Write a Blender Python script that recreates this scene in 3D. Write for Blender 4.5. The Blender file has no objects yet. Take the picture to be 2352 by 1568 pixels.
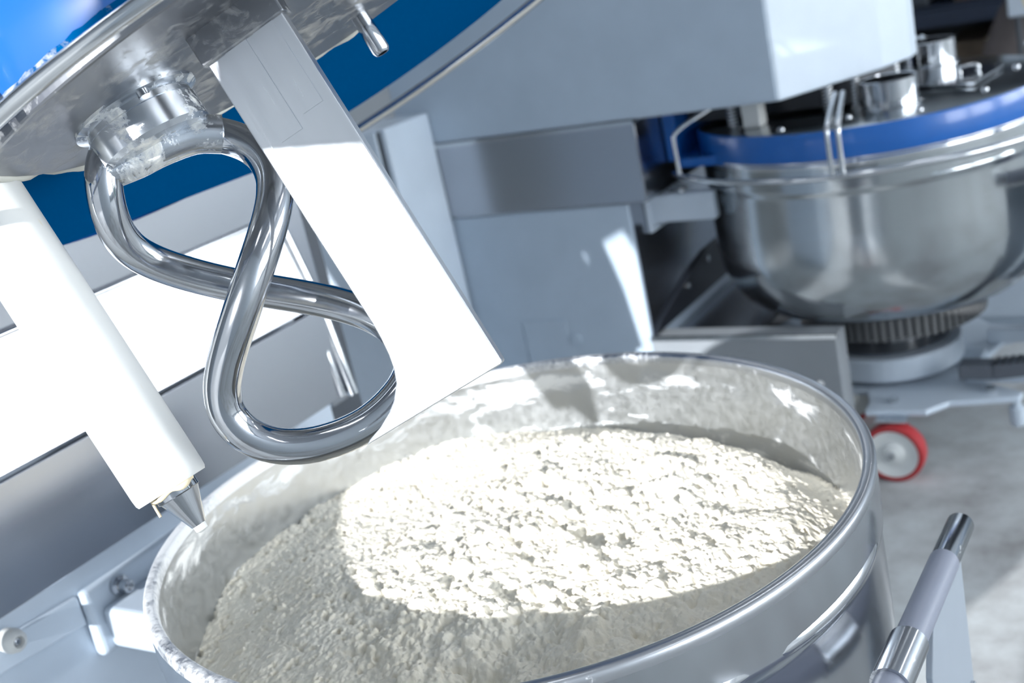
import bpy, math, random
import numpy as np
from mathutils import Matrix, Vector

# ------------------------------------------------------------------ camera, light, exposure
S = bpy.context.scene
C = S.collection
rng = random.Random(7)
TH, RO, FPX = 0.3045, 0.2194, 2758.8
fwd = Vector((0, math.cos(TH), -math.sin(TH))); rgt = Vector((1, 0, 0)); upv = rgt.cross(fwd)
r2 = math.cos(RO)*rgt - math.sin(RO)*upv
u2 = math.sin(RO)*rgt + math.cos(RO)*upv
cd = bpy.data.cameras.new('camera'); cam = bpy.data.objects.new('camera', cd); C.objects.link(cam)
cam.matrix_world = Matrix(((r2.x, u2.x, -fwd.x, 0), (r2.y, u2.y, -fwd.y, 0), (r2.z, u2.z, -fwd.z, 1.5), (0, 0, 0, 1)))
cd.sensor_width = 36; cd.lens = FPX/2352*36; cd.clip_start = 0.02; cd.clip_end = 100
cd.dof.use_dof = True; cd.dof.focus_distance = 1.17; cd.dof.aperture_fstop = 5.0
S.camera = cam

AZ = math.radians(55.2)
ROTZ = AZ - math.pi/2                       # machine frame: local x = forward (n), local y = sideways (u)
N3 = Vector((math.sin(AZ), -math.cos(AZ), 0)); U3 = Vector((math.cos(AZ), math.sin(AZ), 0))
ORG = Vector((-0.0508, 1.3909, 0))          # front bowl axis on the floor
BGC = ORG + N3*(-0.111) + U3*2.121          # rear bowl axis
def wl(n, u, z): return ORG + N3*n + U3*u + Vector((0, 0, z))

w = bpy.data.worlds.new('hall_daylight'); S.world = w; w.use_nodes = True
w.node_tree.nodes['Background'].inputs[0].default_value = (0.84, 0.92, 1.0, 1)
w.node_tree.nodes['Background'].inputs[1].default_value = 0.62
sd = bpy.data.lights.new('low_sun', 'SUN'); sd.energy = 4.7; sd.angle = math.radians(0.8); sd.color = (0.97, 0.985, 1.0)
so = bpy.data.objects.new('low_sun', sd); C.objects.link(so)
ldir = (N3*-0.045 + U3*1.0 + Vector((0, 0, -0.32))).normalized()
so.rotation_euler = ldir.to_track_quat('-Z', 'Y').to_euler(); so.location = wl(0, -8, 4)
S.view_settings.view_transform = 'Standard'; S.view_settings.look = 'None'
S.view_settings.exposure = 0.66; S.view_settings.gamma = 1.0; S.view_settings.use_curve_mapping = False

# ------------------------------------------------------------------ materials
def newmat(name):
    m = bpy.data.materials.new(name); m.use_nodes = True
    return m, m.node_tree.nodes, m.node_tree.links, m.node_tree.nodes['Principled BSDF']
def setp(b, **k):
    for a, v in k.items():
        a = {'base': 'Base Color', 'metal': 'Metallic', 'rough': 'Roughness', 'coat': 'Coat Weight', 'spec': 'Specular IOR Level',
             'sss': 'Subsurface Weight', 'aniso': 'Anisotropic'}.get(a, a)
        b.inputs[a].default_value = v
def coord(nd, lk, scale=(1, 1, 1)):
    t = nd.new('ShaderNodeTexCoord'); mp = nd.new('ShaderNodeMapping'); mp.inputs['Scale'].default_value = scale
    lk.new(t.outputs['Object'], mp.inputs['Vector']); return mp.outputs['Vector'], t
def noise(nd, lk, vec, scale, detail=4, rough=0.55, dist=0.0):
    n = nd.new('ShaderNodeTexNoise'); n.inputs['Scale'].default_value = scale; n.inputs['Detail'].default_value = detail
    n.inputs['Roughness'].default_value = rough; n.inputs['Distortion'].default_value = dist; lk.new(vec, n.inputs['Vector']); return n.outputs['Fac']
def ramp(nd, lk, fac, stops):
    r = nd.new('ShaderNodeValToRGB'); e = r.color_ramp.elements
    while len(e) < len(stops): e.new(0.5)
    for el, (p, c) in zip(e, stops):
        el.position = p; el.color = c if len(c) == 4 else (*c, 1)
    lk.new(fac, r.inputs['Fac']); return r.outputs['Color']
def g(v): return (v, v, v)
def mathn(nd, lk, op, a, b=None):
    m = nd.new('ShaderNodeMath'); m.operation = op
    for i, x in enumerate((a, b)):
        if x is None: continue
        if isinstance(x, (int, float)): m.inputs[i].default_value = x
        else: lk.new(x, m.inputs[i])
    return m.outputs[0]
def bump(nd, lk, b, h, strength, dist):
    bp = nd.new('ShaderNodeBump'); bp.inputs['Strength'].default_value = strength; bp.inputs['Distance'].default_value = dist
    lk.new(h, bp.inputs['Height']); lk.new(bp.outputs['Normal'], b.inputs['Normal'])

def steel(name, base=(0.60, 0.63, 0.67), rough=0.16, streak=(3, 3, 3), rvar=0.08, sscale=6.0, bstr=0.0):
    m, nd, lk, b = newmat(name); setp(b, base=(*base, 1), metal=1.0, rough=rough)
    v, _ = coord(nd, lk, streak); f = noise(nd, lk, v, sscale, 3)
    lk.new(ramp(nd, lk, f, [(0.25, g(max(0.03, rough-rvar))), (0.75, g(rough+rvar))]), b.inputs['Roughness'])
    if bstr: bump(nd, lk, b, f, bstr, 0.001)
    return m
def paint(name, base, rough=0.4, var=0.04, coat=0.0):
    m, nd, lk, b = newmat(name); setp(b, rough=rough, coat=coat)
    v, _ = coord(nd, lk); f = noise(nd, lk, v, 7, 3)
    c0 = tuple(max(0, x*(1-var)) for x in base); c1 = tuple(min(1, x*(1+var)) for x in base)
    lk.new(ramp(nd, lk, f, [(0.3, c0), (0.7, c1)]), b.inputs['Base Color'])
    return m
def dusty(name, base=(0.58, 0.61, 0.65), rough=0.22, cover=0.5, scale=14, fl=(0.80, 0.80, 0.76), stretch=(1, 1, 1), soft=0.12):
    """bare steel with patches of dried flour"""
    m, nd, lk, b = newmat(name)
    v, _ = coord(nd, lk, stretch); f = noise(nd, lk, v, scale, 8, 0.68, 0.4)
    k = ramp(nd, lk, f, [(cover, g(0)), (min(1, cover+soft), g(1))])
    mx = nd.new('ShaderNodeMix'); mx.data_type = 'RGBA'; lk.new(k, mx.inputs['Factor'])
    mx.inputs['A'].default_value = (*base, 1); mx.inputs['B'].default_value = (*fl, 1); lk.new(mx.outputs['Result'], b.inputs['Base Color'])
    lk.new(ramp(nd, lk, k, [(0, g(1)), (1, g(0))]), b.inputs['Metallic']); lk.new(ramp(nd, lk, k, [(0, g(rough)), (1, g(0.9))]), b.inputs['Roughness'])
    bump(nd, lk, b, k, 0.35, 0.0012)
    return m

M = {}
M['polished'] = steel('polished_steel', (0.48, 0.50, 0.53), 0.12, rvar=0.05)
M['brushed'] = steel('brushed_steel', (0.60, 0.63, 0.67), 0.27, (2, 2, 60), 0.05, 5)
M['panel'] = steel('panel_steel', (0.45, 0.47, 0.51), 0.23, (1, 1, 90), 0.012, 4)
M['bar'] = steel('bar_steel', (0.66, 0.68, 0.71), 0.34, (40, 40, 2), 0.08, 5)
M['dull'] = paint('dull_grey_steel', (0.23, 0.25, 0.27), 0.45)
M['rod'] = steel('rod_steel', (0.62, 0.64, 0.66), 0.16)
M['bowl_clean'] = steel('spun_steel', (0.47, 0.50, 0.52), 0.17, (2, 2, 40), 0.04, 5)
M['dusty'] = dusty('dusty_steel', (0.27, 0.28, 0.30), 0.34, cover=0.50, scale=34, fl=(0.50, 0.50, 0.48), soft=0.3)
M['dusty_hub'] = dusty('floury_steel', cover=0.53, scale=24)
M['dusty_bar'] = dusty('lightly_dusted_steel', cover=0.66, scale=10)
M['grey'] = paint('grey_paint', (0.40, 0.48, 0.57), 0.42)
M['pale'] = paint('pale_grey_paint', (0.54, 0.62, 0.71), 0.38)
M['white'] = paint('white_paint', (0.50, 0.57, 0.65), 0.42)
M['blue'] = paint('blue_lacquer', (0.012, 0.115, 0.42), 0.25, 0.08, 0.2)
M['black'] = paint('black_plastic', (0.015, 0.018, 0.025), 0.35)
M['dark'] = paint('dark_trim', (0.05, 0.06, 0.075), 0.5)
M['charcoal'] = paint('charcoal_plastic', (0.10, 0.115, 0.14), 0.4)
M['red'] = paint('red_rubber', (0.40, 0.03, 0.035), 0.35)
M['core'] = paint('wheel_core', (0.72, 0.74, 0.73), 0.45)
M['plategrey'] = paint('handle_plate_grey', (0.30, 0.34, 0.39), 0.4)
M['sleeve'] = paint('grey_sleeve', (0.22, 0.24, 0.30), 0.35)
M['green'] = paint('green_paint', (0.02, 0.22, 0.15), 0.4)
M['card'] = paint('cardboard', (0.10, 0.075, 0.055), 0.8, 0.3)
M['rackblue'] = paint('rack_paint', (0.015, 0.025, 0.05), 0.5)
M['dough'] = paint('dried_dough', (0.70, 0.60, 0.42), 0.8, 0.2)
def _blue_dusty():
    m, nd, lk, b = newmat('dusty_blue_lacquer'); setp(b, spec=0.0)
    v, _ = coord(nd, lk, (1, 1, 1)); f = noise(nd, lk, v, 7, 8, 0.7, 0.6)
    # flour splashed on the camera-near rear corner of the cover
    sx = nd.new('ShaderNodeSeparateXYZ'); t = nd.new('ShaderNodeTexCoord'); lk.new(t.outputs['Object'], sx.inputs[0])
    du = mathn(nd, lk, 'MULTIPLY', mathn(nd, lk, 'ADD', sx.outputs['Y'], 0.30), -2.2)
    k = ramp(nd, lk, mathn(nd, lk, 'ADD', f, du), [(0.80, g(0)), (0.90, g(1))])
    mx = nd.new('ShaderNodeMix'); mx.data_type = 'RGBA'; lk.new(k, mx.inputs['Factor'])
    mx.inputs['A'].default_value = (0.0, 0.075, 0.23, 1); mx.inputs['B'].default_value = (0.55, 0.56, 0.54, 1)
    lk.new(mx.outputs['Result'], b.inputs['Base Color']); lk.new(ramp(nd, lk, k, [(0, g(0.45)), (1, g(0.85))]), b.inputs['Roughness'])
    return m
M['blue_under'] = _blue_dusty()
def _pom():
    m, nd, lk, b = newmat('white_plastic'); setp(b, base=(0.64, 0.65, 0.64, 1), rough=0.38, sss=0.06)
    b.inputs['Subsurface Radius'].default_value = (0.01, 0.009, 0.008); b.inputs['Subsurface Scale'].default_value = 1.0
    v, _ = coord(nd, lk, (1, 1, 0.4)); f = noise(nd, lk, v, 60, 5)
    lk.new(ramp(nd, lk, f, [(0.28, (0.62, 0.58, 0.48)), (0.34, (0.64, 0.65, 0.64))]), b.inputs['Base Color']); return m
M['pom'] = _pom()
def _bowl_in():
    m, nd, lk, b = newmat('floured_bowl_steel')
    t = nd.new('ShaderNodeTexCoord'); sx = nd.new('ShaderNodeSeparateXYZ'); lk.new(t.outputs['Object'], sx.inputs[0]); z = sx.outputs['Z']
    v, _ = coord(nd, lk, (1, 1, 2.2)); f1 = noise(nd, lk, v, 13, 9, 0.7, 0.5)
    v2, _ = coord(nd, lk, (1, 1, 1)); f2 = noise(nd, lk, v2, 3.0, 3); f3 = noise(nd, lk, v2, 70, 4, 0.7)
    zb = nd.new('ShaderNodeMapRange'); zb.inputs['From Min'].default_value = 0.74; zb.inputs['From Max'].default_value = 0.89; lk.new(z, zb.inputs['Value'])
    band = ramp(nd, lk, zb.outputs[0], [(0, g(0.16)), (0.22, g(0.04)), (0.45, g(0.0)), (0.62, g(0.15)), (0.74, g(0.18)), (0.86, g(0.02)), (1, g(0.06))])
    s = mathn(nd, lk, 'ADD', mathn(nd, lk, 'ADD', f1, band), mathn(nd, lk, 'MULTIPLY', mathn(nd, lk, 'SUBTRACT', f2, 0.5), 0.5))
    k = ramp(nd, lk, s, [(0.63, g(0)), (0.74, g(0.92))])
    haze = ramp(nd, lk, mathn(nd, lk, 'ADD', f3, mathn(nd, lk, 'MULTIPLY', f2, 0.4)), [(0.52, g(0.03)), (0.95, g(0.30))])
    kk = mathn(nd, lk, 'MAXIMUM', k, haze)
    mx = nd.new('ShaderNodeMix'); mx.data_type = 'RGBA'; lk.new(kk, mx.inputs['Factor'])
    mx.inputs['A'].default_value = (0.52, 0.54, 0.56, 1); lk.new(ramp(nd, lk, k, [(0.2, (0.55, 0.55, 0.53)), (0.9, (0.80, 0.80, 0.78))]), mx.inputs['B'])
    lk.new(mx.outputs['Result'], b.inputs['Base Color'])
    lk.new(ramp(nd, lk, kk, [(0, g(1)), (1, g(0))]), b.inputs['Metallic']); lk.new(ramp(nd, lk, kk, [(0, g(0.26)), (1, g(0.9))]), b.inputs['Roughness'])
    bump(nd, lk, b, k, 0.4, 0.002)
    return m
M['bowl_in'] = _bowl_in()
M['bowl_out'] = dusty('smeared_bowl_steel', (0.50, 0.52, 0.55), 0.17, 0.64, 7, (0.62, 0.63, 0.63), (1, 1, 0.35), 0.2)
def _rim():
    m, nd, lk, b = newmat('floured_rim_steel')
    v, t = coord(nd, lk); f = noise(nd, lk, v, 150, 5, 0.7); sx = nd.new('ShaderNodeSeparateXYZ'); lk.new(t.outputs['Object'], sx.inputs[0])
    f2 = noise(nd, lk, v, 10, 4, 0.6)
    q = mathn(nd, lk, 'ADD', mathn(nd, lk, 'MULTIPLY', f, 0.5), mathn(nd, lk, 'MULTIPLY', f2, 0.5))
    q = mathn(nd, lk, 'SUBTRACT', q, mathn(nd, lk, 'MULTIPLY', sx.outputs['X'], 0.42))
    k = ramp(nd, lk, q, [(0.50, g(0.06)), (0.66, g(0.9))])
    mx = nd.new('ShaderNodeMix'); mx.data_type = 'RGBA'; lk.new(k, mx.inputs['Factor'])
    mx.inputs['A'].default_value = (0.42, 0.44, 0.47, 1); mx.inputs['B'].default_value = (0.74, 0.75, 0.76, 1); lk.new(mx.outputs['Result'], b.inputs['Base Color'])
    lk.new(ramp(nd, lk, k, [(0, g(1)), (1, g(0))]), b.inputs['Metallic']); lk.new(ramp(nd, lk, k, [(0, g(0.24)), (1, g(0.9))]), b.inputs['Roughness'])
    return m
M['rim'] = _rim()
def _flour():
    m, nd, lk, b = newmat('flour'); setp(b, rough=0.95, spec=0.1, sss=0.0)
    v, _ = coord(nd, lk); f = noise(nd, lk, v, 9, 5); f2 = noise(nd, lk, v, 300, 5, 0.7); f3 = noise(nd, lk, v, 70, 6, 0.72)
    lk.new(ramp(nd, lk, f, [(0.3, (0.86, 0.80, 0.67)), (0.7, (0.89, 0.845, 0.735))]), b.inputs['Base Color'])
    bump(nd, lk, b, mathn(nd, lk, 'ADD', mathn(nd, lk, 'MULTIPLY', f2, 0.7), f3), 0.5, 0.003)
    return m
M['flour'] = _flour()
def _concrete():
    m, nd, lk, b = newmat('concrete'); setp(b, rough=0.75)
    v, _ = coord(nd, lk); f = noise(nd, lk, v, 1.4, 8, 0.62, 0.3); f2 = noise(nd, lk, v, 9, 7, 0.7)
    s = mathn(nd, lk, 'ADD', mathn(nd, lk, 'MULTIPLY', f, 0.65), mathn(nd, lk, 'MULTIPLY', f2, 0.35))
    lk.new(ramp(nd, lk, s, [(0.36, (0.23, 0.225, 0.22)), (0.46, (0.38, 0.39, 0.395)), (0.56, (0.50, 0.53, 0.54))]), b.inputs['Base Color'])
    bump(nd, lk, b, f2, 0.2, 0.004); return m
M['concrete'] = _concrete()
def _emit(name, col, s):
    m, nd, lk, b = newmat(name); setp(b, base=(0.8, 0.85, 0.9, 1)); b.inputs['Emission Color'].default_value = (*col, 1); b.inputs['Emission Strength'].default_value = s
    return m
M['daylight'] = _emit('daylit_window_pane', (0.94, 0.975, 1.0), 7.0)
M['tube'] = _emit('added_lamp_glow', (0.95, 0.97, 1.0), 9.0)  # glow of the added ceiling lamps
M['wall'] = paint('wall_plaster', (0.40, 0.44, 0.48), 0.8)
M['roof'] = paint('ceiling_paint', (0.30, 0.32, 0.35), 0.8)

# ------------------------------------------------------------------ mesh helpers
def obj(name, verts, faces, mat, parent=None, smooth=None, bevel=0.0, mw=None, seg=2):
    me = bpy.data.meshes.new(name); me.from_pydata([tuple(v) for v in verts], [], faces); me.validate()
    me.materials.append(M[mat]); o = bpy.data.objects.new(name, me); C.objects.link(o)
    if smooth is not None:
        me.polygons.foreach_set('use_smooth', [True]*len(me.polygons)); me.set_sharp_from_angle(angle=math.radians(smooth))
    if parent is not None: o.parent = parent
    if mw is not None: o.matrix_local = mw
    if bevel:
        b = o.modifiers.new('edge', 'BEVEL'); b.width = bevel; b.segments = seg; b.limit_method = 'ANGLE'; b.angle_limit = math.radians(35)
    return o
def merge(*parts):
    V, F = [], []
    for v, f in parts:
        o = len(V); V += list(v); F += [[i+o for i in q] for q in f]
    return V, F
def box(x0, x1, y0, y1, z0, z1):
    v = [(x, y, z) for x in (x0, x1) for y in (y0, y1) for z in (z0, z1)]
    return v, [[0, 1, 3, 2], [4, 6, 7, 5], [0, 4, 5, 1], [2, 3, 7, 6], [0, 2, 6, 4], [1, 5, 7, 3]]
def prism(poly, a0, a1, axis='z'):
    """polygon extruded along an axis; poly (x,y) for z, (x,z) for y, (y,z) for x"""
    def p(q, a): return {'z': (q[0], q[1], a), 'y': (q[0], a, q[1]), 'x': (a, q[0], q[1])}[axis]
    n = len(poly); v = [p(q, a0) for q in poly] + [p(q, a1) for q in poly]
    f = [list(range(n))[::-1], list(range(n, 2*n))] + [[i, (i+1) % n, n+(i+1) % n, n+i] for i in range(n)]
    if axis == 'y': f = [q[::-1] for q in f]
    return v, f
def lathe(prof, segs=96, c=(0, 0), closed=False, a0=0.0, a1=2*math.pi):
    full = abs(a1-a0-2*math.pi) < 1e-6; ns = segs if full else segs+1
    v = []; f = []; n = len(prof)
    for i in range(ns):
        a = a0+(a1-a0)*i/segs
        for r, z in prof: v.append((c[0]+r*math.cos(a), c[1]+r*math.sin(a), z))
    for i in range(segs):
        j = (i+1) % ns
        for k in range(n if closed else n-1):
            l = (k+1) % n
            f.append([i*n+k, j*n+k, j*n+l, i*n+l])
    return v, f
def cyl(c, r, z0, z1, segs=32, ch=0.0):
    ch = ch or min(r*0.08, (z1-z0)*0.2)
    return lathe([(1e-4, z0), (r-ch, z0), (r, z0+ch), (r, z1-ch), (r-ch, z1), (1e-4, z1)], segs, c)
def catmull(pts, m):
    P = [Vector(p) for p in pts]; out = []
    for i in range(len(P)-1):
        a, b, c, d = P[max(i-1, 0)], P[i], P[i+1], P[min(i+2, len(P)-1)]
        for k in range(m):
            t = k/m; out.append(0.5*((2*b)+(c-a)*t+(2*a-5*b+4*c-d)*t*t+(3*b-a-3*c+d)*t**3))
    out.append(P[-1]); return out
def tube(pts, r, segs=16, m=1, caps=True, closed=False):
    P = catmull(pts, m) if m > 1 else [Vector(p) for p in pts]
    n = len(P); T = []
    for i in range(n):
        a = P[(i-1) % n] if (closed or i > 0) else P[i]; b = P[(i+1) % n] if (closed or i < n-1) else P[i]
        T.append((b-a).normalized())
    up = Vector((0, 0, 1)) if abs(T[0].z) < 0.9 else Vector((1, 0, 0))
    nrm = (up-T[0]*up.dot(T[0])).normalized(); v = []; f = []
    for i in range(n):
        nrm = (nrm-T[i]*nrm.dot(T[i])).normalized(); bn = T[i].cross(nrm)
        rr = r(i/(n-1)) if callable(r) else r
        for k in range(segs):
            a = 2*math.pi*k/segs; v.append(P[i]+nrm*(rr*math.cos(a))+bn*(rr*math.sin(a)))
    for i in range(n if closed else n-1):
        j = (i+1) % n
        for k in range(segs):
            l = (k+1) % segs; f.append([i*segs+k, i*segs+l, j*segs+l, j*segs+k])
    if caps and not closed: f += [list(range(segs))[::-1], [(n-1)*segs+k for k in range(segs)]]
    return v, f
def disc_y(c, r0, r1, y0, y1, segs=40):
    """ring / disc with its axle along y"""
    pr = [(r0, y0), (r1, y0), (r1, y1), (r0, y1)]
    v, f = lathe(pr, segs, closed=True)
    return [(c[0]+x, c[1]+z, c[2]+y) for x, y, z in v], [q[::-1] for q in f]
def lathe_y(prof, c, segs=40):
    v, f = lathe(prof, segs)
    return [(c[0]+x, c[1]+z, c[2]+y) for x, y, z in v], [q[::-1] for q in f]
def thing(name, label, cat, loc, group=None, rz=ROTZ):
    o = bpy.data.objects.new(name, None); C.objects.link(o); o.location = loc; o.rotation_euler = (0, 0, rz)
    o.empty_display_size = 0.1; o['label'] = label; o['category'] = cat
    if group: o['group'] = group
    return o
def tag(o, label, cat, group=None, kind=None):
    o['label'] = label; o['category'] = cat
    if group: o['group'] = group
    if kind: o['kind'] = kind
    return o
def struct(o):
    o['kind'] = 'structure'; return o
def place(o):
    o.location = ORG; o.rotation_euler = (0, 0, ROTZ); return o

# ------------------------------------------------------------------ hall
fl = struct(place(obj('floor', *box(-7, 9, -9, 10, -0.05, 0), 'concrete')))
wb = struct(place(obj('wall_back', *box(-7, 9, 10, 10.2, 0, 5.2), 'wall')))
wl_ = struct(place(obj('wall_left', *box(-7.2, -7, -3.4, 10, 0, 5.2), 'wall')))
ce = struct(place(obj('ceiling', *box(-7, 9, -3.4, 10, 5.2, 5.4), 'roof')))
# unseen wall behind the camera, added with a stepped opening to cut the low sun
DH, DT, SP = 2.36, 2.80, 0.14            # opening heights and the step between, set to shape the sunlight
wfr = struct(place(obj('sun_mask_wall', *merge(box(-7, -1.9, -3.4, -3.2, 0, 5.2), box(0.60, 9, -3.4, -3.2, 0, 5.2), box(-1.9, SP, -3.4, -3.2, DT, 5.2), box(SP, 0.60, -3.4, -3.2, DH, 5.2)), 'wall')))
struct(place(obj('trim_1', *merge(box(-1.98, -1.9, -3.43, -3.17, 0, DT), box(0.60, 0.68, -3.43, -3.17, 0, DH), box(SP, 0.68, -3.43, -3.401, DH, DH+0.08), box(-1.98, SP, -3.43, -3.401, DT, DT+0.08)), 'grey')))  # trim around the opening added to shape the sun
# right wall: sill, lintel and piers around four tall windows
pan = []
wy = [(-2.9, -0.4), (0.1, 3.0), (3.7, 6.6), (7.0, 9.7)]
rw = [box(9, 9.25, -3.4, 10, 0, 0.9), box(9, 9.25, -3.4, 10, 4.6, 5.2)]
ed = [-3.4]+[q for w_ in wy for q in w_]+[10]
for a, b in zip(ed[::2], ed[1::2]): rw.append(box(9, 9.25, a, b, 0.9, 4.6))
wr = struct(place(obj('wall_right', *merge(*rw), 'wall')))
for i, (a, b) in enumerate(wy):
    f = 0.06
    wf = struct(place(obj('window_%d' % (i+1), *merge(box(9.02, 9.12, a, a+f, 0.9, 4.6), box(9.02, 9.12, b-f, b, 0.9, 4.6), box(9.02, 9.12, a+f, b-f, 0.9, 0.96), box(9.02, 9.12, a+f, b-f, 4.54, 4.6), box(9.02, 9.12, a+f, b-f, 2.7, 2.76)), 'white')))
    for z0, z1 in ((0.96, 2.7), (2.76, 4.54)):
        obj('pane', *box(9.06, 9.075, a+f, b-f, z0, z1), 'daylight', wf)
for i, (n0, u0) in enumerate(((-3.2, -1.0), (-3.2, 3.2), (-3.2, 7.2), (0.6, -1.4), (0.6, 3.0), (0.6, 7.0), (4.2, -1.0), (4.2, 3.2), (4.2, 7.2))):  # unseen lamps added to light the hall and streak the steel
    rw_ = ['row over the mixer backs', 'row above the mixing bowls', 'row nearest the windows'][i//3]; cl_ = ['closest to the doorway', 'in the middle', 'closest to the far wall'][i % 3]
    t = thing('added_lamp', 'added unseen linear lamp of the '+rw_+', '+cl_, 'light', wl(n0, u0, 4.9), 'added unseen lamps under the hall ceiling')
    obj('housing', *box(-0.11, 0.11, -0.85, 0.85, 0.03, 0.09), 'white', t, bevel=0.006)
    obj('diffuser', *box(-0.09, 0.09, -0.83, 0.83, 0.0, 0.03), 'tube', t)
    for s in (-0.6, 0.6): obj('hanger', *tube([(0, s, 0.09), (0, s, 0.30)], 0.004, 6), 'rod', t)
t = thing('steel_column', 'green painted steel column standing before the hall windows', 'column', wl(7.2, 2.6, 0))
obj('shaft', *merge(box(-0.16, 0.16, -0.2, -0.17, 0, 5.2), box(-0.16, 0.16, 0.17, 0.2, 0, 5.2), box(-0.02, 0.02, -0.17, 0.17, 0, 5.2)), 'green', t)
obj('base_plate', *box(-0.25, 0.25, -0.28, 0.28, 0, 0.02), 'green', t)

# storage rack far behind, only its lower bays show
rk = thing('storage_rack', 'dark storage rack of cardboard far behind the rear bowl', 'rack', wl(-0.65, 6.1, 0))
for x in (-1.0, 0.55, 2.1):
    for y in (0, 0.8): obj('post', *box(x-0.045, x+0.045, y-0.04, y+0.04, 0, 2.6), 'rackblue', rk, bevel=0.004)
for z in (0.62, 1.5, 2.3):
    for y in (-0.045, 0.8): obj('beam', *box(-0.955, 2.055, y, y+0.04, z, z+0.09), 'rackblue', rk, bevel=0.004)
    obj('shelf', *box(-0.955, 2.055, 0.0, 0.8, z+0.09, z+0.11), 'rackblue', rk)
obj('dark_backing', *box(-0.955, 2.055, 0.842, 0.85, 0.0, 2.5), 'black', rk)  # black sheet added to keep the sunlit hall behind from showing
for k, (x, wd, h, z, mt, lb) in enumerate(((-0.62, 0.6, 0.42, 0.0, 'card', 'brown carton on the floor under the dark rack, leftmost'), (0.08, 0.55, 0.5, 0.0, 'card', 'brown carton on the floor under the dark rack beside the post'),
                                       (1.0, 0.62, 0.45, 0.0, 'card', 'brown carton on the floor under the dark rack, rightmost'),
                                       (-0.55, 0.62, 0.55, 0.73, 'dark', 'black crate on the first rack shelf'), (0.15, 0.5, 0.4, 0.73, 'card', 'brown carton on the first rack shelf'))):
    bxo = thing('carton' if mt == 'card' else 'crate', lb, 'box', wl(-0.65+x, 6.48, z), 'boxes stored in the rack')
    obj('body', *box(-wd/2, wd/2, -0.3, 0.3, 0.0, h), mt, bxo, bevel=0.01)
    obj('tape', *box(-0.03, 0.03, -0.302, 0.302, h, h+0.003), 'dough' if mt == 'card' else 'charcoal', bxo)
# sack, sign board and green bin that show as blurs above the lid
sk = thing('sack', 'grey brown paper sack leaning by the rack', 'sack', wl(-0.42, 5.62, 0))
sv, sf = lathe([(1e-3, 0), (0.13, 0.01), (0.17, 0.12), (0.175, 0.35), (0.15, 0.55), (0.09, 0.72), (0.05, 0.78), (0.075, 0.86), (1e-3, 0.87)], 24)
sv = [(x*1.0+0.14*z, y*0.7, z) for x, y, z in sv]
obj('body', sv, sf, 'sackpaper' if 'sackpaper' in M else 'core', sk, smooth=40)
M['sackpaper'] = paint('sack_paper', (0.11, 0.095, 0.095), 0.85, 0.2); sk.children[0].data.materials[0] = M['sackpaper']
obj('tie', *tube([(0.109+0.056*math.cos(a), 0.042*math.sin(a), 0.785) for a in np.linspace(0, 2*math.pi, 17)[:-1]], 0.008, 6, closed=True), 'dark', sk)
sg = thing('notice_board', 'pale notice board with an ochre patch, top right corner', 'board', wl(-0.08, 5.35, 0))
obj('panel', *box(-0.24, 0.30, -0.012, 0.012, 0.70, 1.25), 'white', sg, bevel=0.01)
obj('patch', *prism([(-0.16, 0.74), (-0.08, 0.735), (-0.10, 0.86), (-0.19, 0.9)], -0.014, -0.012, 'y'), 'dough', sg)
for x in (-0.2, 0.26): obj('stand', *tube([(x, 0.03, 0.0), (x, 0.03, 1.0)], 0.014, 8), 'dark', sg)
gb = thing('green_bin', 'narrow dark green bin below the notice board', 'bin', wl(-0.14, 5.86, 0))
obj('body', *prism([(-0.07, 0), (0.07, 0), (0.09, 0.62), (-0.09, 0.62)], -0.08, 0.08, 'y'), 'green', gb, bevel=0.01)
obj('lid', *box(-0.095, 0.095, -0.085, 0.085, 0.62, 0.65), 'green', gb, bevel=0.008)
pl = thing('machine_plinth', 'pale grey plinth on the floor beyond the rear bowl trolley', 'plinth', wl(0.35, 2.88, 0))
obj('body', *box(-0.75, 1.3, 0.0, 0.45, 0.03, 0.52), 'pale', pl, bevel=0.01)
obj('kickboard', *box(-0.74, 1.29, 0.012, 0.44, 0.0, 0.03), 'grey', pl)

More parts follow.
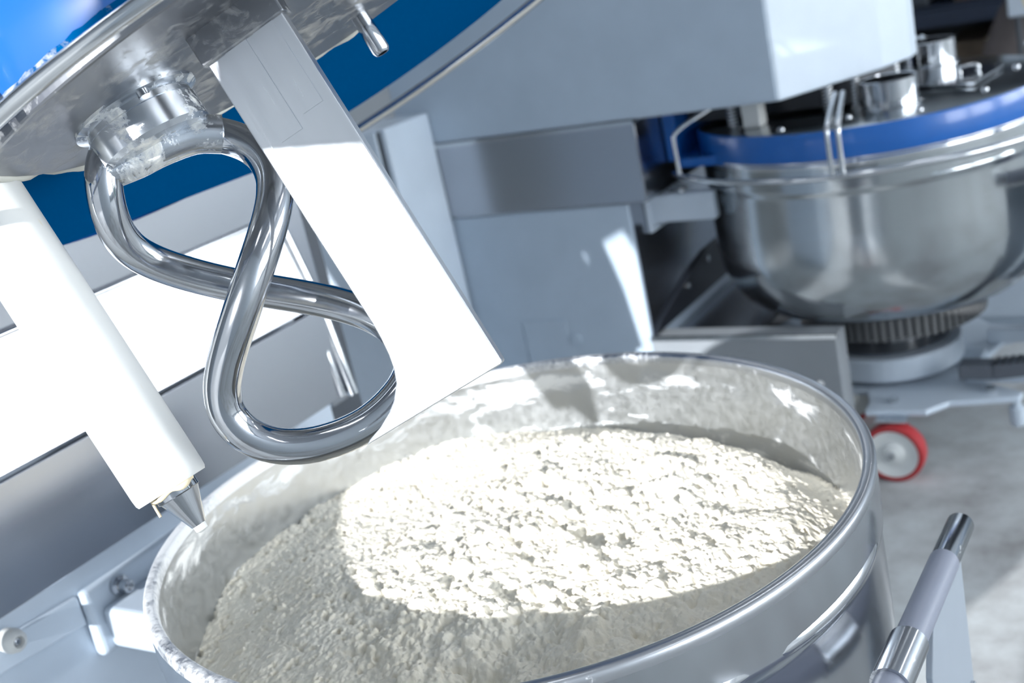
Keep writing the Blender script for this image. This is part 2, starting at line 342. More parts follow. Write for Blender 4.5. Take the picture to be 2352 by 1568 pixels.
# ------------------------------------------------------------------ bowl trolleys
def bowl_profile():
    inner = [(1e-3, 0.432), (0.20, 0.434), (0.31, 0.444), (0.37, 0.470), (0.41, 0.515), (0.43, 0.57), (0.4355, 0.64), (0.4365, 0.76), (0.4370, 0.868)]
    outer = [(0.4525, 0.868), (0.4527, 0.812), (0.4522, 0.803), (0.4495, 0.7985), (0.4488, 0.792), (0.4500, 0.700), (0.4490, 0.62), (0.443, 0.56),
             (0.428, 0.515), (0.40, 0.470), (0.36, 0.438), (0.30, 0.422), (0.20, 0.416), (1e-3, 0.414)]
    return inner, outer
def build_trolley(label, loc, floured):
    T = thing('bowl_trolley', label, 'trolley', loc, 'steel bowls on wheeled trolleys')
    inner, outer = bowl_profile()
    v1, f1 = lathe(inner, 160); v2, f2 = lathe(outer, 160)
    bi = obj('bowl', v2, f2, 'bowl_out' if floured else 'bowl_clean', T, smooth=38)
    obj('inner_wall', v1, [q[::-1] for q in f1], 'bowl_in' if floured else 'bowl_clean', bi, smooth=38)
    obj('rim', *lathe([(0.4370, 0.868), (0.4372, 0.877), (0.4385, 0.8812), (0.4410, 0.8826), (0.4470, 0.8826), (0.4505, 0.8815), (0.4528, 0.878), (0.4533, 0.872), (0.4525, 0.868)], 160), 'rim' if floured else 'rod', bi, smooth=50)
    # long beads pressed into the collar, tapering out at both ends
    for a0, a1 in ((-1.02, -0.50), (-0.40, 0.10), (1.6, 2.1), (3.6, 4.1)):
        n_ = 28; bv = []; bf = []
        for i in range(n_+1):
            t_ = i/n_; a = a0+(a1-a0)*t_; k_ = math.sin(math.pi*t_)**0.5
            for r_, z_ in ((0.4512, -0.009), (0.4528+0.0028*k_, -0.005*k_), (0.4528+0.0036*k_, 0.0), (0.4528+0.0022*k_, 0.006*k_), (0.4512, 0.010)):
                bv.append((r_*math.cos(a), r_*math.sin(a), 0.812+z_))
        for i in range(n_):
            for k in range(4): bf.append([i*5+k, (i+1)*5+k, (i+1)*5+k+1, i*5+k+1])
        obj('collar_bead', bv, bf, 'bowl_out' if floured else 'bowl_clean', bi, smooth=60)
    # drive gear under the bowl
    gr = obj('drive_gear', *lathe([(0.10, 0.345), (0.243, 0.345), (0.243, 0.405), (0.10, 0.405)], 96, closed=True), 'dark', T, smooth=30)
    nt = 72; tv, tf = box(0.241, 0.253, -0.0068, 0.0068, 0.341, 0.409)
    tm = bpy.data.meshes.new('gear_tooth'); tm.from_pydata(tv, [], tf); tm.materials.append(M['geartooth'] if 'geartooth' in M else M['charcoal'])
    for i in range(nt):
        o = bpy.data.objects.new('gear_tooth', tm); C.objects.link(o); o.parent = gr; o.rotation_euler = (0, 0, 2*math.pi*i/nt)
    obj('axle', *cyl((0, 0), 0.10, 0.19, 0.42, 40), 'brushed', T, smooth=35)
    hs = obj('bearing_housing', *prism([(-0.185, -0.02), (-0.185, -0.16), (-0.14, -0.205)] + [(-0.01+0.195*math.cos(a), -0.02+0.195*math.sin(a)) for a in np.linspace(-1.70, 1.70, 26)] + [(-0.14, 0.165), (-0.185, 0.12), (-0.185, 0.02)], 0.206, 0.272), 'white', T, bevel=0.006)
    obj('cover_disc', *cyl((-0.01, -0.02), 0.165, 0.272, 0.280, 48), 'charcoal', hs, smooth=35)
    # chassis plate with four arms
    half = [(0.24, -0.05), (0.26, -0.15), (0.37, -0.215), (0.365, -0.25), (0.20, -0.285), (0.155, -0.345), (0.0, -0.355), (-0.005, -0.29), (-0.03, -0.22), (-0.20, -0.20), (-0.25, -0.10)]
    ch = obj('chassis', *prism(half+[(x, -y) for x, y in half[::-1]], 0.172, 0.188), 'pale', T, bevel=0.004)
    obj('chassis_lip', *box(0.10, 0.235, -0.045, 0.045, 0.188, 0.206), 'grey', ch, bevel=0.004)
    for x, y in ((0.06, -0.29), (0.06, 0.29), (0.29, -0.215), (0.29, 0.215)):
        obj('bolt_head', *cyl((x, y), 0.014, 0.188, 0.200, 8), 'rod', ch)
    for x, y in ((0.352, -0.225), (0.352, 0.225)):
        obj('foot', *lathe([(1e-3, 0.10), (0.016, 0.10), (0.02, 0.112), (0.02, 0.15), (0.011, 0.155), (0.011, 0.172), (1e-3, 0.172)], 16, (x, y)), 'white', ch, smooth=40)
    for wx, wy_ in ((0.07, -0.366), (0.07, 0.366), (-0.155, 0.0)):
        fk = obj('caster_fork', *merge(box(wx-0.035, wx+0.035, wy_+0.030, wy_+0.034, 0.07, 0.165), box(wx-0.04, wx+0.04, wy_-0.010, wy_+0.034, 0.163, 0.172)), 'brushed', T, bevel=0.002)
        fk_w = obj('wheel', *lathe_y([(1e-3, -0.030), (0.014, -0.030), (0.014, -0.024), (0.024, -0.022), (0.030, -0.012), (0.046, -0.012), (0.060, -0.020), (0.066, -0.022), (0.066, 0.022), (0.060, 0.020), (0.046, 0.012), (0.030, 0.012), (0.022, 0.022), (0.014, 0.024), (0.014, 0.030), (1e-3, 0.030)], (wx, wy_, 0.08), 48), 'core', T, smooth=35)
        obj('tyre', *lathe_y([(0.0655, -0.0225), (0.074, -0.0235), (0.079, -0.020), (0.080, -0.012), (0.080, 0.012), (0.079, 0.020), (0.074, 0.0235), (0.0655, 0.0225)], (wx, wy_, 0.08), 56), 'red', fk_w, smooth=40)
        obj('hub_bolt', *lathe_y([(1e-3, -0.040), (0.009, -0.040), (0.010, -0.036), (0.010, 0.036), (0.009, 0.040), (1e-3, 0.040)], (wx, wy_, 0.08), 16), 'rod', fk_w, smooth=40)
    # lock pedal at the front
    pd = obj('lock_pedal', *merge(box(0.215, 0.30, -0.225, -0.165, 0.222, 0.262), prism([(0.30, 0.222), (0.40, 0.235), (0.62, 0.36), (0.62, 0.40), (0.40, 0.275), (0.30, 0.262)], -0.225, -0.165, 'y')), 'charcoal', T, bevel=0.005)
    for i in range(5): obj('grip_rib', *box(0.305+i*0.018, 0.312+i*0.018, -0.222, -0.168, 0.262+i*0.002, 0.2665+i*0.002), 'black', pd)
    # push handle in front of the bowl
    zt = 0.724; xh = 0.487
    hd = obj('push_handle', *tube([(xh, 0.262, zt), (xh, 0.256, zt), (xh, 0.0, zt), (xh, -0.256, zt), (xh, -0.262, zt)], lambda t: 0.0165 if 0.01 < t < 0.99 else 0.013, 24), 'rim_tube', T, smooth=45)
    for a, b in ((0.165, -0.006), (-0.085, -0.215)):
        obj('grip_sleeve', *tube([(xh, a, zt), (xh, b, zt)], 0.0174, 28), 'sleeve', hd, smooth=45)
    obj('clamp_collar', *tube([(xh, -0.006, zt), (xh, -0.085, zt)], 0.0212, 28), 'rim_tube', hd, smooth=45)
    obj('side_plate', *prism([(0.225, 0.705), (0.225, 0.40), (0.16, 0.18), (0.05, 0.18), (0.05, 0.64), (0.085, 0.705)], xh-0.004, xh+0.004, 'x'), 'plategrey', hd, bevel=0.0015)
    obj('side_plate', *prism([(-0.225, 0.705), (-0.225, 0.40), (-0.16, 0.18), (-0.13, 0.18), (-0.13, 0.705)][::-1], xh-0.004, xh+0.004, 'x'), 'plategrey', hd, bevel=0.0015)
    obj('cross_panel', *box(xh-0.03, xh-0.022, -0.13, 0.05, 0.30, 0.66), 'white', hd, bevel=0.002)
    obj('stay', *merge(box(0.22, xh, 0.13, 0.16, 0.188, 0.228), box(0.22, xh, -0.16, -0.13, 0.188, 0.228)), 'pale', hd, bevel=0.003)
    obj('bolt', *[[( xh+0.004+x, 0.205+y, 0.52+z) for (y, z, x) in cyl((0, 0), 0.009, 0.0, 0.006, 6)[0]], cyl((0, 0), 0.009, 0.0, 0.006, 6)[1]], 'rod', hd)
    return T
M['geartooth'] = paint('gear_tooth_grey', (0.13, 0.135, 0.14), 0.4)
M['rim_tube'] = dusty('flour_smeared_tube_steel', (0.55, 0.57, 0.6), 0.16, 0.60, 34, (0.72, 0.74, 0.76), (1, 0.5, 1))
T1 = build_trolley('shiny steel mixing bowl holding flour on its trolley in front', ORG, True)
T2 = build_trolley('steel bowl on red-wheeled trolley closed under the blue lid behind', BGC, False)

# ------------------------------------------------------------------ flour
def flour():
    G = 780; R0 = 0.4415; L = 0.445
    ax = np.linspace(-L, L, G); X, Y = np.meshgrid(ax, ax, indexing='ij'); RR = np.hypot(X, Y); A = np.degrees(np.arctan2(Y, X)) % 360
    rs = np.random.RandomState(11)
    def vn(sx, sy, seed):
        q = np.random.RandomState(seed); n = 260; Lt = q.rand(n, n)
        px = (X+0.5)*sx; py = (Y+0.5)*sy; ix = np.floor(px).astype(int); iy = np.floor(py).astype(int); fx = px-ix; fy = py-iy
        fx = fx*fx*(3-2*fx); fy = fy*fy*(3-2*fy); g_ = lambda a, b: Lt[a % n, b % n]
        return (g_(ix, iy)*(1-fx)+g_(ix+1, iy)*fx)*(1-fy)+(g_(ix, iy+1)*(1-fx)+g_(ix+1, iy+1)*fx)*fy-0.5
    def fbm(s, o, seed, gain=0.5): return sum(vn(s*2**i, s*2**i, seed+i)*gain**i for i in range(o))
    ang = [0, 20, 41, 60, 72, 91, 107, 123, 139, 154, 172, 190, 202, 210, 240, 270, 300, 330, 360]
    edz = [0.755, 0.752, 0.745, 0.727, 0.732, 0.744, 0.763, 0.775, 0.783, 0.778, 0.767, 0.766, 0.755, 0.742, 0.735, 0.735, 0.735, 0.745, 0.755]
    E = np.interp(A, ang, edz)
    # soft mound: plateau whose far crest stands above the trough along the wall
    cr = np.interp(A, [0, 40, 75, 110, 140, 180, 230, 270, 320, 360], [0.40, 0.385, 0.355, 0.34, 0.38, 0.42, 0.42, 0.40, 0.40, 0.40])
    top = np.interp(A, [0, 30, 75, 110, 140, 180, 220, 270, 320, 360], [0.775, 0.797, 0.808, 0.800, 0.782, 0.765, 0.745, 0.742, 0.752, 0.775])
    cen = 0.796
    t = np.clip(RR/cr, 0, 1); inner = cen+(top-cen)*t**2
    s = np.clip((RR-cr*0.86)/(R0-cr*0.86), 0, 1); s = s*s*(3-2*s)
    Z = inner*(1-s)+E*s
    Z += 0.012*fbm(5, 2, 3)+0.004*fbm(16, 2, 9)
    # hollow on the left and a furrow towards the viewer
    Z -= 0.016*np.exp(-(((X+0.22)/0.08)**2+((Y-0.08)/0.12)**2)); Z -= 0.010*np.exp(-(((X-0.10)/0.05)**2+((Y+0.24)/0.12)**2))
    rough = np.clip(1.15-np.hypot(X-0.09, Y-0.03)/0.30, 0, 1)            # freshly tipped, lumpy heap
    rough2 = np.exp(-(((X-0.16)/0.13)**2+((Y+0.22)/0.10)**2))
    rg = np.maximum(rough, rough2)
    Z += (0.003+0.017*rg)*fbm(22, 5, 21, 0.55)+0.0024*fbm(210, 2, 41, 0.75)
    Z += rg*0.016*fbm(8, 2, 131)
    B_ = np.zeros_like(Z); st = ax[1]-ax[0]; msk = fbm(9, 3, 55)
    Z += rg*0.010*(0.25-np.abs(fbm(14, 4, 91, 0.55)))
    for k in range(11000):
        if k < 8200:
            a = rs.rand()*2*np.pi; r = 0.30*np.sqrt(rs.rand()); cx, cy = 0.09+r*np.cos(a), 0.04+r*np.sin(a); rad = min(0.014, 0.0012+rs.exponential(0.0019))
        elif k < 9400:
            cx, cy = 0.16+rs.randn()*0.11, -0.22+rs.randn()*0.08; rad = min(0.015, 0.002+rs.exponential(0.0028))
        else:
            a = rs.rand()*2*np.pi; r = 0.43*np.sqrt(rs.rand()); cx, cy = r*np.cos(a), r*np.sin(a); rad = 0.002+rs.exponential(0.0010)
        if np.hypot(cx, cy) > 0.425: continue
        if k < 8200 and msk[int((cx+L)/st), int((cy+L)/st)] < -0.06+0.12*(rs.rand()-0.5): continue
        i0 = max(0, int((cx-rad+L)/st)); i1 = min(G, int((cx+rad+L)/st)+2); j0 = max(0, int((cy-rad+L)/st)); j1 = min(G, int((cy+rad+L)/st)+2)
        if i1 <= i0 or j1 <= j0: continue
        th = rs.rand()*np.pi; e = 0.6+0.4*rs.rand(); dx = X[i0:i1, j0:j1]-cx; dy = Y[i0:i1, j0:j1]-cy
        p = dx*np.cos(th)+dy*np.sin(th); q = (-dx*np.sin(th)+dy*np.cos(th))/e
        d = np.maximum(np.abs(p), np.abs(q))*0.55+np.hypot(p, q)*0.45
        h = rad*(0.30+0.45*rs.rand())*np.clip(1-(d/rad)**3, 0, 1)+np.where(d < rad, 0.18*(p*rs.randn()+q*rs.randn()), 0)
        B_[i0:i1, j0:j1] = np.maximum(B_[i0:i1, j0:j1], np.where(d < rad, h, 0))
    Z += B_
    # fine pits of the settled flour
    pit = fbm(95, 2, 71, 0.6); Z -= 0.0075*np.clip(pit-0.22, 0, 1)*(1-0.6*rg)*3
    keep = RR < R0
    idx = -np.ones(G*G, int); kk = keep.ravel(); idx[kk] = np.arange(kk.sum())
    V = np.stack([X.ravel()[kk], Y.ravel()[kk], Z.ravel()[kk]], 1)
    q = keep[:-1, :-1] & keep[1:, :-1] & keep[1:, 1:] & keep[:-1, 1:]
    ii, jj = np.nonzero(q); b0 = ii*G+jj
    Fq = np.stack([idx[b0], idx[b0+G], idx[b0+G+1], idx[b0+1]], 1)
    me = bpy.data.meshes.new('flour'); me.vertices.add(len(V)); me.vertices.foreach_set('co', V.ravel())
    me.loops.add(Fq.size); me.loops.foreach_set('vertex_index', Fq.ravel()); me.polygons.add(len(Fq))
    me.polygons.foreach_set('loop_start', np.arange(0, Fq.size, 4)); me.polygons.foreach_set('use_smooth', np.ones(len(Fq), bool))
    me.update(); me.validate(); me.materials.append(M['flour'])
    o = bpy.data.objects.new('flour', me); C.objects.link(o); place(o)
    tag(o, 'heap of pale flour filling the front steel bowl', 'flour', kind='stuff')
flour()

# ------------------------------------------------------------------ mixers
HN, HZ, PHI = -1.376, 0.808, 0.422
TILT = Matrix.Translation((HN, 0, HZ)) @ Matrix.Rotation(-PHI, 4, 'Y') @ Matrix.Translation((-HN, 0, -HZ))
def ring(r, z, a0=0, a1=2*math.pi, n=96, c=(0, 0)):
    return [(c[0]+r*math.cos(a), c[1]+r*math.sin(a), z) for a in np.linspace(a0, a1, n+1)]

def d_outline(r, back, n=72):
    """circle in front, straight edge at the back"""
    hw = 0.455
    a = math.acos(max(-1, min(1, -0.02/r)))
    pts = [(r*math.cos(t), r*math.sin(t)) for t in np.linspace(-2.30, 2.30, n)]
    return pts+[(back, 0.335), (back, -0.335)]
def lid_parts(P, mw, floured):
    """blue lid, its steel trims, guard ring; built in the closed position"""
    zb = 0.882
    side = [(0.446, zb), (0.4585, zb+0.004), (0.4600, zb+0.012), (0.4600, 0.950), (0.456, 0.9575)]
    lid = obj('lid', *lathe(side, 144), 'blue', P, smooth=35, mw=mw)
    zt = side[-1][1]
    obj('lid_top', *lathe([(0.456, zt), (0.44, zt+0.003), (0.10, zt+0.006), (1e-3, zt+0.006)], 96), 'bowl_clean', lid, smooth=35)
    obj('lid_underside', *prism(d_outline(0.4595, -0.418), zb-0.003, zb+0.02), 'blue_under' if floured else 'blue', lid)
    if not floured: obj('lid_bead', *tube(ring(0.4605, zb+0.003, -2.2, 2.2, 110), 0.0035, 10), 'rod', lid, smooth=60)
    return lid
def guard_parts(P, mw, cz=0.868, R=0.553):
    gd = obj('guard_ring', *tube(ring(R, cz, -2.45, 2.45, 120), 0.0078, 12), 'rod', P, smooth=60, mw=mw)
    for a in (-2.36, -1.46, -1.415, 0.0, 1.415, 1.46, 2.36):
        c, s = math.cos(a), math.sin(a)
        obj('guard_post', *tube([(R*c, R*s, cz), (R*c, R*s, cz+0.05), (R*c, R*s, cz+0.095), ((R-0.008)*c, (R-0.008)*s, cz+0.112), ((R-0.05)*c, (R-0.05)*s, cz+0.132), (0.40*c, 0.40*s, cz+0.165)], 0.0065, 10, 4), 'rod', gd, smooth=60)
    return gd
headpoly = [(-1.22, -0.45), (-0.075, -0.45), (0.095, -0.151), (0.135, -0.03), (0.135, 0.03), (0.095, 0.151), (-0.075, 0.45), (-1.22, 0.45)]
def head_box(P, mw):
    h = obj('head_housing', *prism(headpoly, 1.04, 1.62), 'white', P, bevel=0.006, mw=mw)
    ins = [(-1.2, -0.4), (-0.1, -0.4), (0.06, -0.13), (0.06, 0.13), (-0.1, 0.4), (-1.2, 0.4)]
    obj('motor_cover', *prism(ins, 1.62, 1.72), 'pale', h, bevel=0.02)
    obj('drive_box', *prism([(-0.42, -0.22), (0.02, -0.22), (0.08, 0), (0.02, 0.22), (-0.42, 0.22)], 0.975, 1.04), 'black', h)
    return h

# ---- rear mixer, closed
R_ = thing('dough_mixer', 'closed grey and blue dough mixer with lowered head, standing behind', 'mixer', BGC, 'spiral dough mixers side by side')
lid2 = lid_parts(R_, None, False)
guard_parts(R_, None)
h2 = head_box(R_, None); h2.data.materials[0] = M['white']
obj('side_cladding', *box(-1.215, -0.080, -0.4545, -0.450, 1.045, 1.615), 'grey', h2, bevel=0.002)
for (cx, cy) in ((0.125, -0.235), (0.095, 0.340)):
    obj('filling_port', *lathe([(0.066, 0.958), (0.0745, 0.958), (0.0745, 0.963), (0.069, 0.966), (0.069, 1.028), (0.067, 1.030), (0.064, 1.028), (0.064, 0.964), (0.02, 0.964), (1e-3, 0.964)], 56, (cx, cy)), 'polished', lid2, smooth=35)
def coil(c, r, z0, z1, turns):
    return [(c[0]+r*math.cos(t*2*math.pi*turns), c[1]+r*math.sin(t*2*math.pi*turns), z0+(z1-z0)*t) for t in np.linspace(0, 1, int(turns*12))]
for (cx, cy) in ((-0.26, -0.30), (-0.02, -0.26), (0.03, -0.20), (0.02, 0.22)):
    sp = obj('spring', *tube(coil((cx, cy), 0.014, 0.964, 1.038, 8), 0.0024, 6), 'rod', lid2, smooth=60)
    obj('spring_pin', *cyl((cx, cy), 0.006, 0.962, 1.04, 12), 'polished', sp, smooth=40)
obj('support_block', *box(-0.222, -0.172, -0.338, -0.29, 0.962, 1.04), 'pom', lid2, bevel=0.005)
hg = obj('inspection_flap', *prism([(0.06, -0.03), (0.30, -0.12), (0.33, 0.10), (0.10, 0.20)], 0.966, 0.972), 'polished', lid2, bevel=0.001)
obj('flap_handle', *tube([(0.235, 0.04, 0.972), (0.235, 0.04, 0.987), (0.275, 0.055, 0.987), (0.275, 0.055, 0.972)], 0.005, 8, 3), 'rod', hg, smooth=60)
for x, y in ((0.16, 0.12), (0.245, -0.06), (0.30, 0.14), (0.335, -0.18), (0.22, -0.345), (0.36, 0.10), (0.05, -0.34), (-0.1, -0.40)):
    obj('lid_screw', *lathe([(0.009, 0.9605), (0.009, 0.966), (0.006, 0.9685), (1e-3, 0.9685)], 12, (x, y)), 'polished', lid2, smooth=50)
bd = obj('body', *box(-1.30, -0.53, -0.45, 0.45, 0.06, 0.82), 'grey', R_, bevel=0.004)
obj('front_sheet', *box(-0.531, -0.526, -0.44, 0.44, 0.44, 0.82), 'panel', bd)
obj('plinth', *box(-1.28, -0.56, -0.43, 0.43, 0.0, 0.06), 'dark', bd)
obj('service_hatch', *box(-0.935, -0.79, -0.4535, -0.45, 0.20, 0.50), 'grey', bd, bevel=0.003)
obj('hatch_lock', *[[(x-0.765, -0.45-z, 0.44+y) for x, y, z in cyl((0, 0), 0.016, 0, 0.006, 20)[0]], cyl((0, 0), 0.016, 0, 0.006, 20)[1]], 'grey', bd)
up = obj('steel_apron', *box(-1.22, -0.465, -0.456, 0.456, 0.822, 1.036), 'panel', R_, bevel=0.004)
obj('apron_edge', *box(-1.22, -0.465, -0.460, -0.450, 1.030, 1.040), 'rod', up)
obj('rear_cover', *box(-0.462, -0.425, -0.30, 0.30, 0.89, 1.03), 'blue', up, bevel=0.004)
# drive box under the bowl side
db = obj('bowl_drive_box', *merge(box(-0.53, -0.015, -0.455, -0.378, 0.02, 0.44)), 'dull', R_, bevel=0.003)
obj('drive_box_top', *box(-0.525, -0.262, -0.376, 0.40, 0.02, 0.405), 'panel', db, bevel=0.003)
obj('drive_box_edge', *box(-0.53, -0.013, -0.458, -0.448, 0.432, 0.443), 'rod', db)
obj('wedge_plate', *prism([(-0.452, 0.445), (-0.40, 0.47), (-0.16, 0.535), (-0.03, 0.56), (0.30, 0.56), (0.30, 0.445)], -0.525, -0.515, 'x'), 'black', db)
for y, z in ((-0.20, 0.505), (-0.04, 0.535)):
    obj('screw', *[[(-0.515+zz, y+x, z+yy) for x, yy, zz in cyl((0, 0), 0.010, 0, 0.005, 14)[0]], cyl((0, 0), 0.010, 0, 0.005, 14)[1]], 'rod', db)
obj('screw', *[[(-0.07+x, -0.455-zz, 0.31+yy) for x, yy, zz in cyl((0, 0), 0.010, 0, 0.005, 14)[0]], cyl((0, 0), 0.010, 0, 0.005, 14)[1]], 'rod', db)
wb_ = obj('lock_arm', *box(-0.526, -0.328, -0.350, -0.318, 0.735, 0.812), 'white', R_, bevel=0.006)
obj('lock_flange', *box(-0.526, -0.512, -0.365, -0.22, 0.712, 0.825), 'white', wb_, bevel=0.004)
obj('lock_screw', *cyl((-0.42, -0.334), 0.012, 0.812, 0.826, 16), 'polished', wb_, smooth=40)
# control cabinet on its flank
cb = obj('control_cabinet', *box(-1.60, -1.095, -0.665, -0.457, 0.05, 1.135), 'pale', R_, bevel=0.008)
obj('cabinet_door', *box(-1.60, -1.125, -0.677, -0.667, 0.06, 1.130), 'pale', cb, bevel=0.004)
obj('door_seal', *box(-1.122, -1.114, -0.672, -0.664, 0.06, 1.128), 'dark', cb)
obj('cabinet_handle', *tube([(-1.20, -0.677, 0.92), (-1.20, -0.70, 0.92), (-1.20, -0.70, 1.0), (-1.20, -0.677, 1.0)], 0.006, 8, 3), 'pale', cb, smooth=60)

# ---- front mixer, head raised
F_ = thing('dough_mixer', 'dough mixer with blue head tilted up over the flour bowl', 'mixer', ORG, 'spiral dough mixers side by side')
lid1 = lid_parts(F_, TILT, True)
guard_parts(F_, TILT, 0.8575, 0.512)
head_box(F_, TILT)
# steel tool plate: round plate cut by the lid edge
PC, PR, RL = (0.21, -0.245), 0.307, 0.447
def plate_outline():
    pts = []
    for t in np.linspace(0, 2*math.pi, 181)[:-1]:
        x, y = PC[0]+PR*math.cos(t), PC[1]+PR*math.sin(t); r = math.hypot(x, y)
        if r > RL: x, y = x*RL/r, y*RL/r
        pts.append((x, y))
    out = [pts[0]]
    for p in pts[1:]:
        if math.dist(p, out[-1]) > 0.004: out.append(p)
    return out
obj('tool_plate', *prism(plate_outline(), 0.866, 0.880), 'dusty', lid1, bevel=0.003)
obj('crust', *tube([(PC[0]+(PR+0.002)*math.cos(t), PC[1]+(PR+0.002)*math.sin(t), 0.8685+0.0015*math.sin(17*t)) for t in np.linspace(2.0, 3.95, 70)], lambda t: 0.0035+0.0022*math.sin(61*t)*math.sin(23*t), 8), 'flourcrust' if 'flourcrust' in M else 'dough', lid1, smooth=60)
M['flourcrust'] = paint('flour_crust', (0.60, 0.60, 0.55), 0.9, 0.15)
for ch_ in lid1.children:
    if ch_.name.startswith('crust'): ch_.data.materials[0] = M['flourcrust']
# spiral hook
HC = (0.028, -0.288)
rel = [(-0.0244, -0.0282, 0.847), (-0.0333, -0.0394, 0.8377), (-0.0389, -0.0468, 0.8256), (-0.0437, -0.0532, 0.8102), (-0.0565, -0.0539, 0.7898), (-0.0664, -0.0506, 0.7701), (-0.076, -0.0384, 0.7524), (-0.0812, -0.02, 0.7348), (-0.076, 0.0065, 0.7085), (-0.0629, 0.0347, 0.6783), (-0.0412, 0.0584, 0.6502), (-0.0187, 0.0751, 0.626), (0.0074, 0.0882, 0.5988), (0.0316, 0.093, 0.5744), (0.0519, 0.0914, 0.5472), (0.0654, 0.0804, 0.5203), (0.0686, 0.0639, 0.5026), (0.0637, 0.047, 0.4918), (0.0519, 0.0316, 0.4851), (0.0384, 0.0163, 0.4813), (0.0256, 0.0037, 0.48), (0.0086, -0.0144, 0.4833), (-0.0128, -0.0393, 0.4925), (-0.0292, -0.0605, 0.51), (-0.0391, -0.0778, 0.5364), (-0.0374, -0.0823, 0.564), (-0.0264, -0.0805, 0.5833), (-0.0084, -0.0761, 0.601), (0.012, -0.0707, 0.6157), (0.0322, -0.0618, 0.6316), (0.0487, -0.0505, 0.648), (0.0611, -0.0372, 0.6633), (0.0709, -0.0189, 0.6806), (0.0756, 0.0018, 0.6978), (0.0769, 0.0216, 0.7153), (0.0737, 0.0398, 0.7349), (0.0661, 0.0516, 0.7564), (0.0524, 0.0558, 0.7788), (0.0372, 0.0532, 0.7965), (0.0227, 0.0441, 0.8126), (0.0158, 0.0279, 0.8235)]
# smooth the centre line lightly
P_ = [Vector(p) for p in rel]
for _ in range(1):
    P_ = [P_[0]]+[(P_[i-1]+2*P_[i]+P_[i+1])/4 for i in range(1, len(P_)-1)]+[P_[-1]]
hook = obj('spiral_hook', *tube([(HC[0]+p.x, HC[1]+p.y, p.z) for p in P_], 0.0180, 28, 4), 'polished', F_, smooth=70, mw=TILT)
hub = obj('hook_hub', *lathe([(0.066, 0.868), (0.066, 0.863), (0.0565, 0.859), (0.0565, 0.853), (0.0580, 0.8515), (0.0580, 0.826), (0.054, 0.821), (1e-3, 0.821)], 56, HC), 'dusty_hub', hook, smooth=35)
obj('hook_arm', *tube([(HC[0]-0.040, HC[1]-0.046, 0.828), (HC[0]-0.02, HC[1]-0.02, 0.8235), (HC[0], HC[1], 0.8215), (HC[0]+0.02, HC[1]+0.028, 0.816), (HC[0]+0.034, HC[1]+0.048, 0.803)], 0.0195, 20, 4), 'dusty_hub', hook, smooth=60)
for a in (2.4, -0.5):
    obj('hub_screw', *cyl((HC[0]+0.058*math.cos(a), HC[1]+0.058*math.sin(a)), 0.006, 0.856, 0.866, 12), 'polished', hook, smooth=40)
# flat breaker bar with a foot
LB = (0.1595, -0.3065); BA = math.radians(25)
wdir = (math.cos(BA), math.sin(BA)); ndir = (-wdir[1], wdir[0])
prof = [(0, 0.868), (0, 0.62), (0.0002, 0.56), (-0.0008, 0.545), (-0.003, 0.5275), (-0.0065, 0.5135), (-0.0118, 0.5015), (-0.0224, 0.4895), (-0.0328, 0.482), (-0.0482, 0.4745), (-0.0640, 0.4697), (-0.0690, 0.4668), (0.083, 0.4662), (0.0848, 0.468), (0.0848, 0.868)]
def barpt(wv, d, z): return (LB[0]+wdir[0]*wv+ndir[0]*d, LB[1]+wdir[1]*wv+ndir[1]*d, z)
nb = len(prof); TB = 0.016
bv = [barpt(a, 0, z) for a, z in prof]+[barpt(a, TB, z) for a, z in prof]
bf = [list(range(nb)), list(range(nb, 2*nb))[::-1]]+[[i, nb+i, nb+(i+1) % nb, (i+1) % nb] for i in range(nb)]
bar = obj('breaker_bar', bv, bf, 'bar', F_, bevel=0.0012, mw=TILT)
for w0, w1, z0 in ((0.020, 0.044, 0.742), (0.052, 0.074, 0.752)):
    q = [barpt(a, d, z) for a in (w0, w1) for d in (-0.0012, 0.001) for z in (z0, 0.845)]
    obj('machined_facet', q, box(0, 1, 0, 1, 0, 1)[1], 'bar', bar)
q = [barpt(a, d, z) for a in (-0.004, 0.0885) for d in (-0.004, TB+0.004) for z in (0.836, 0.868)]
obj('clamp_block', q, box(0, 1, 0, 1, 0, 1)[1], 'dusty', bar, bevel=0.002)
# white probe post with conical steel tip
PX = (-0.100, -0.402)
post = obj('probe_post', *lathe([(1e-3, 0.530), (0.037, 0.530), (0.0385, 0.533), (0.039, 0.54), (0.039, 0.8785), (1e-3, 0.8785)], 64, PX), 'pom', F_, smooth=35, mw=TILT)
CX = (PX[0]+0.010, PX[1]-0.004)
obj('probe_cone', *lathe([(1e-3, 0.532), (0.0225, 0.532), (0.0225, 0.5215), (0.0205, 0.5205), (0.0085, 0.488), (0.0078, 0.486), (1e-3, 0.486)], 48, CX), 'polished', post, smooth=30)
obj('probe_tip', *lathe([(1e-3, 0.487), (0.0068, 0.487), (0.0062, 0.480), (0.003, 0.478), (1e-3, 0.478)], 20, CX), 'pom', post, smooth=40)
obj('dough_residue', *tube([(CX[0]+0.0235*math.cos(a), CX[1]+0.0235*math.sin(a), 0.5285+0.0015*math.sin(5*a)) for a in np.linspace(-3.4, 0.3, 40)], lambda t: 0.0022+0.0016*abs(math.sin(13*t)), 7), 'dough', post, smooth=60)
obj('dough_residue', *tube([(CX[0]-0.022, CX[1]-0.016, 0.529), (CX[0]-0.023, CX[1]-0.016, 0.520), (CX[0]-0.022, CX[1]-0.017, 0.512)], 0.0016, 7), 'dough', post, smooth=60)
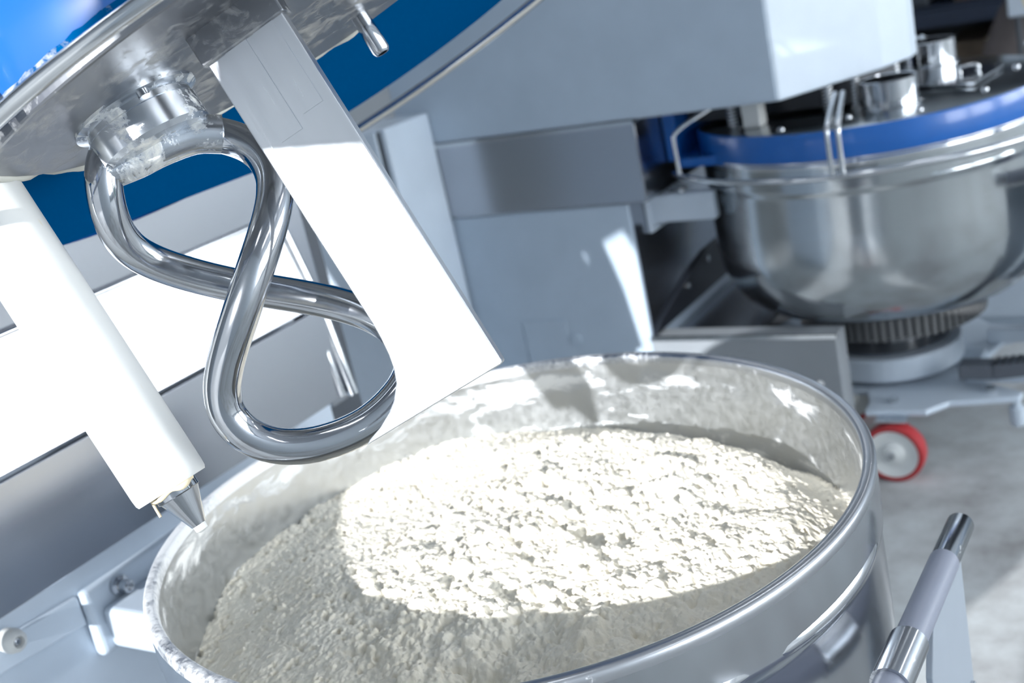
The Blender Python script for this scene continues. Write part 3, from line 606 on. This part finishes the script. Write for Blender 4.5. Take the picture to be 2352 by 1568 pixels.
# nozzle pin on the far side of the plate
NP = (0.112, -0.004)
pin = obj('sensor_pin', *lathe([(0.016, 0.882), (0.016, 0.868), (0.0105, 0.866), (0.0105, 0.822), (0.008, 0.818), (0.006, 0.818), (0.006, 0.826), (1e-3, 0.826)], 28, NP), 'polished', F_, smooth=35, mw=TILT)
# body of the front mixer
tb = obj('body', *prism([(-1.55, 0.05), (-0.70, 0.05), (-0.70, 0.86), (-0.775, 1.20), (-0.80, 1.24), (-1.30, 1.00), (-1.55, 0.95)], -0.62, 0.45, 'y'), 'pale', F_, bevel=0.006)
obj('plinth', *box(-1.53, -0.74, -0.60, 0.43, 0.0, 0.05), 'dark', tb)
def panel(name, n0, z0, n1, z1, th, u0, u1, mat):
    d = Vector((n1-n0, 0, z1-z0)).normalized(); nn_ = Vector((d.z, 0, -d.x))
    if nn_.x > 0: nn_ = -nn_
    a = Vector((n0, 0, z0)); b = Vector((n1, 0, z1)); poly = [a, b, b+nn_*th, a+nn_*th]
    return obj(name, *prism([(p.x, p.z) for p in poly], u0, u1, 'y'), mat, F_, bevel=0.0015)
# telescoping front covers (top to bottom)
panel('cover_panel', -0.7020, 1.262, -0.7050, 1.150, 0.012, -0.60, 0.445, 'panel')
panel('cover_panel', -0.6985, 1.146, -0.6525, 0.978, 0.012, -0.60, 0.445, 'panel')
panel('cover_panel', -0.6420, 0.974, -0.6350, 0.806, 0.012, -0.60, 0.445, 'panel')
obj('cover_edge', *tube([(-0.697, -0.60, 1.149), (-0.697, 0.445, 1.149)], 0.0042, 8), 'rod', F_, smooth=60)
obj('corner_rail', *tube([(-0.728, 0.452, 1.30), (-0.700, 0.452, 1.15), (-0.652, 0.452, 0.97), (-0.628, 0.452, 0.802)], 0.0105, 14), 'rod', F_, smooth=60)
obj('corner_rail', *tube([(-0.735, 0.428, 1.30), (-0.707, 0.428, 1.15), (-0.655, 0.428, 0.97), (-0.632, 0.428, 0.808)], 0.006, 12), 'rod', F_, smooth=60)
obj('side_strip', *box(-0.718, -0.698, 0.462, 0.520, 0.765, 1.22), 'panel', F_, bevel=0.006)
obj('gap_shade_strip', *box(-0.735, -0.719, 0.452, 0.566, 0.69, 1.22), 'dark', F_)  # dark box drawn for the shade of an open gap
# painted front wall below the covers, lock arm and lever
fr = obj('lower_front', *box(-0.699, -0.690, -0.62, 0.45, 0.10, 0.835), 'pale', F_, bevel=0.003)
br = obj('lock_bracket', *box(-0.690, -0.668, -0.178, 0.178, 0.640, 0.752), 'pale', F_, bevel=0.010, seg=3)
obj('lock_arm', *box(-0.668, -0.475, -0.160, 0.160, 0.648, 0.716), 'white', br, bevel=0.010, seg=3)
obj('lock_knob', *[[(-0.668+z, -0.118+x, 0.732+y) for x, y, z in lathe([(0.016, 0), (0.016, 0.008), (0.010, 0.010), (0.010, 0.028), (0.006, 0.030), (0.006, 0.024), (1e-3, 0.024)], 24)[0]], lathe([(0.016, 0), (0.016, 0.008), (0.010, 0.010), (0.010, 0.028), (0.006, 0.030), (0.006, 0.024), (1e-3, 0.024)], 24)[1]], 'polished', br, smooth=40)
lv = obj('lever', *prism([(-0.60, 0.775), (-0.18, 0.748), (-0.18, 0.700), (-0.60, 0.735)], -0.689, -0.679, 'x'), 'pale', F_, bevel=0.003)
rl_pr = [(1e-3, 0.0), (0.013, 0.0), (0.017, 0.004), (0.018, 0.02), (0.015, 0.030), (0.009, 0.034), (0.0075, 0.028), (1e-3, 0.028)]
rv, rf = lathe(rl_pr, 28)
obj('roller', [(-0.679+z, -0.306+x, 0.756+y) for x, y, z in rv], rf, 'pom', lv, smooth=40)
obj('roller_screw', [(-0.653+0.15*z, -0.306+0.36*x, 0.756+0.36*y) for x, y, z in rv], rf, 'polished', lv, smooth=40)
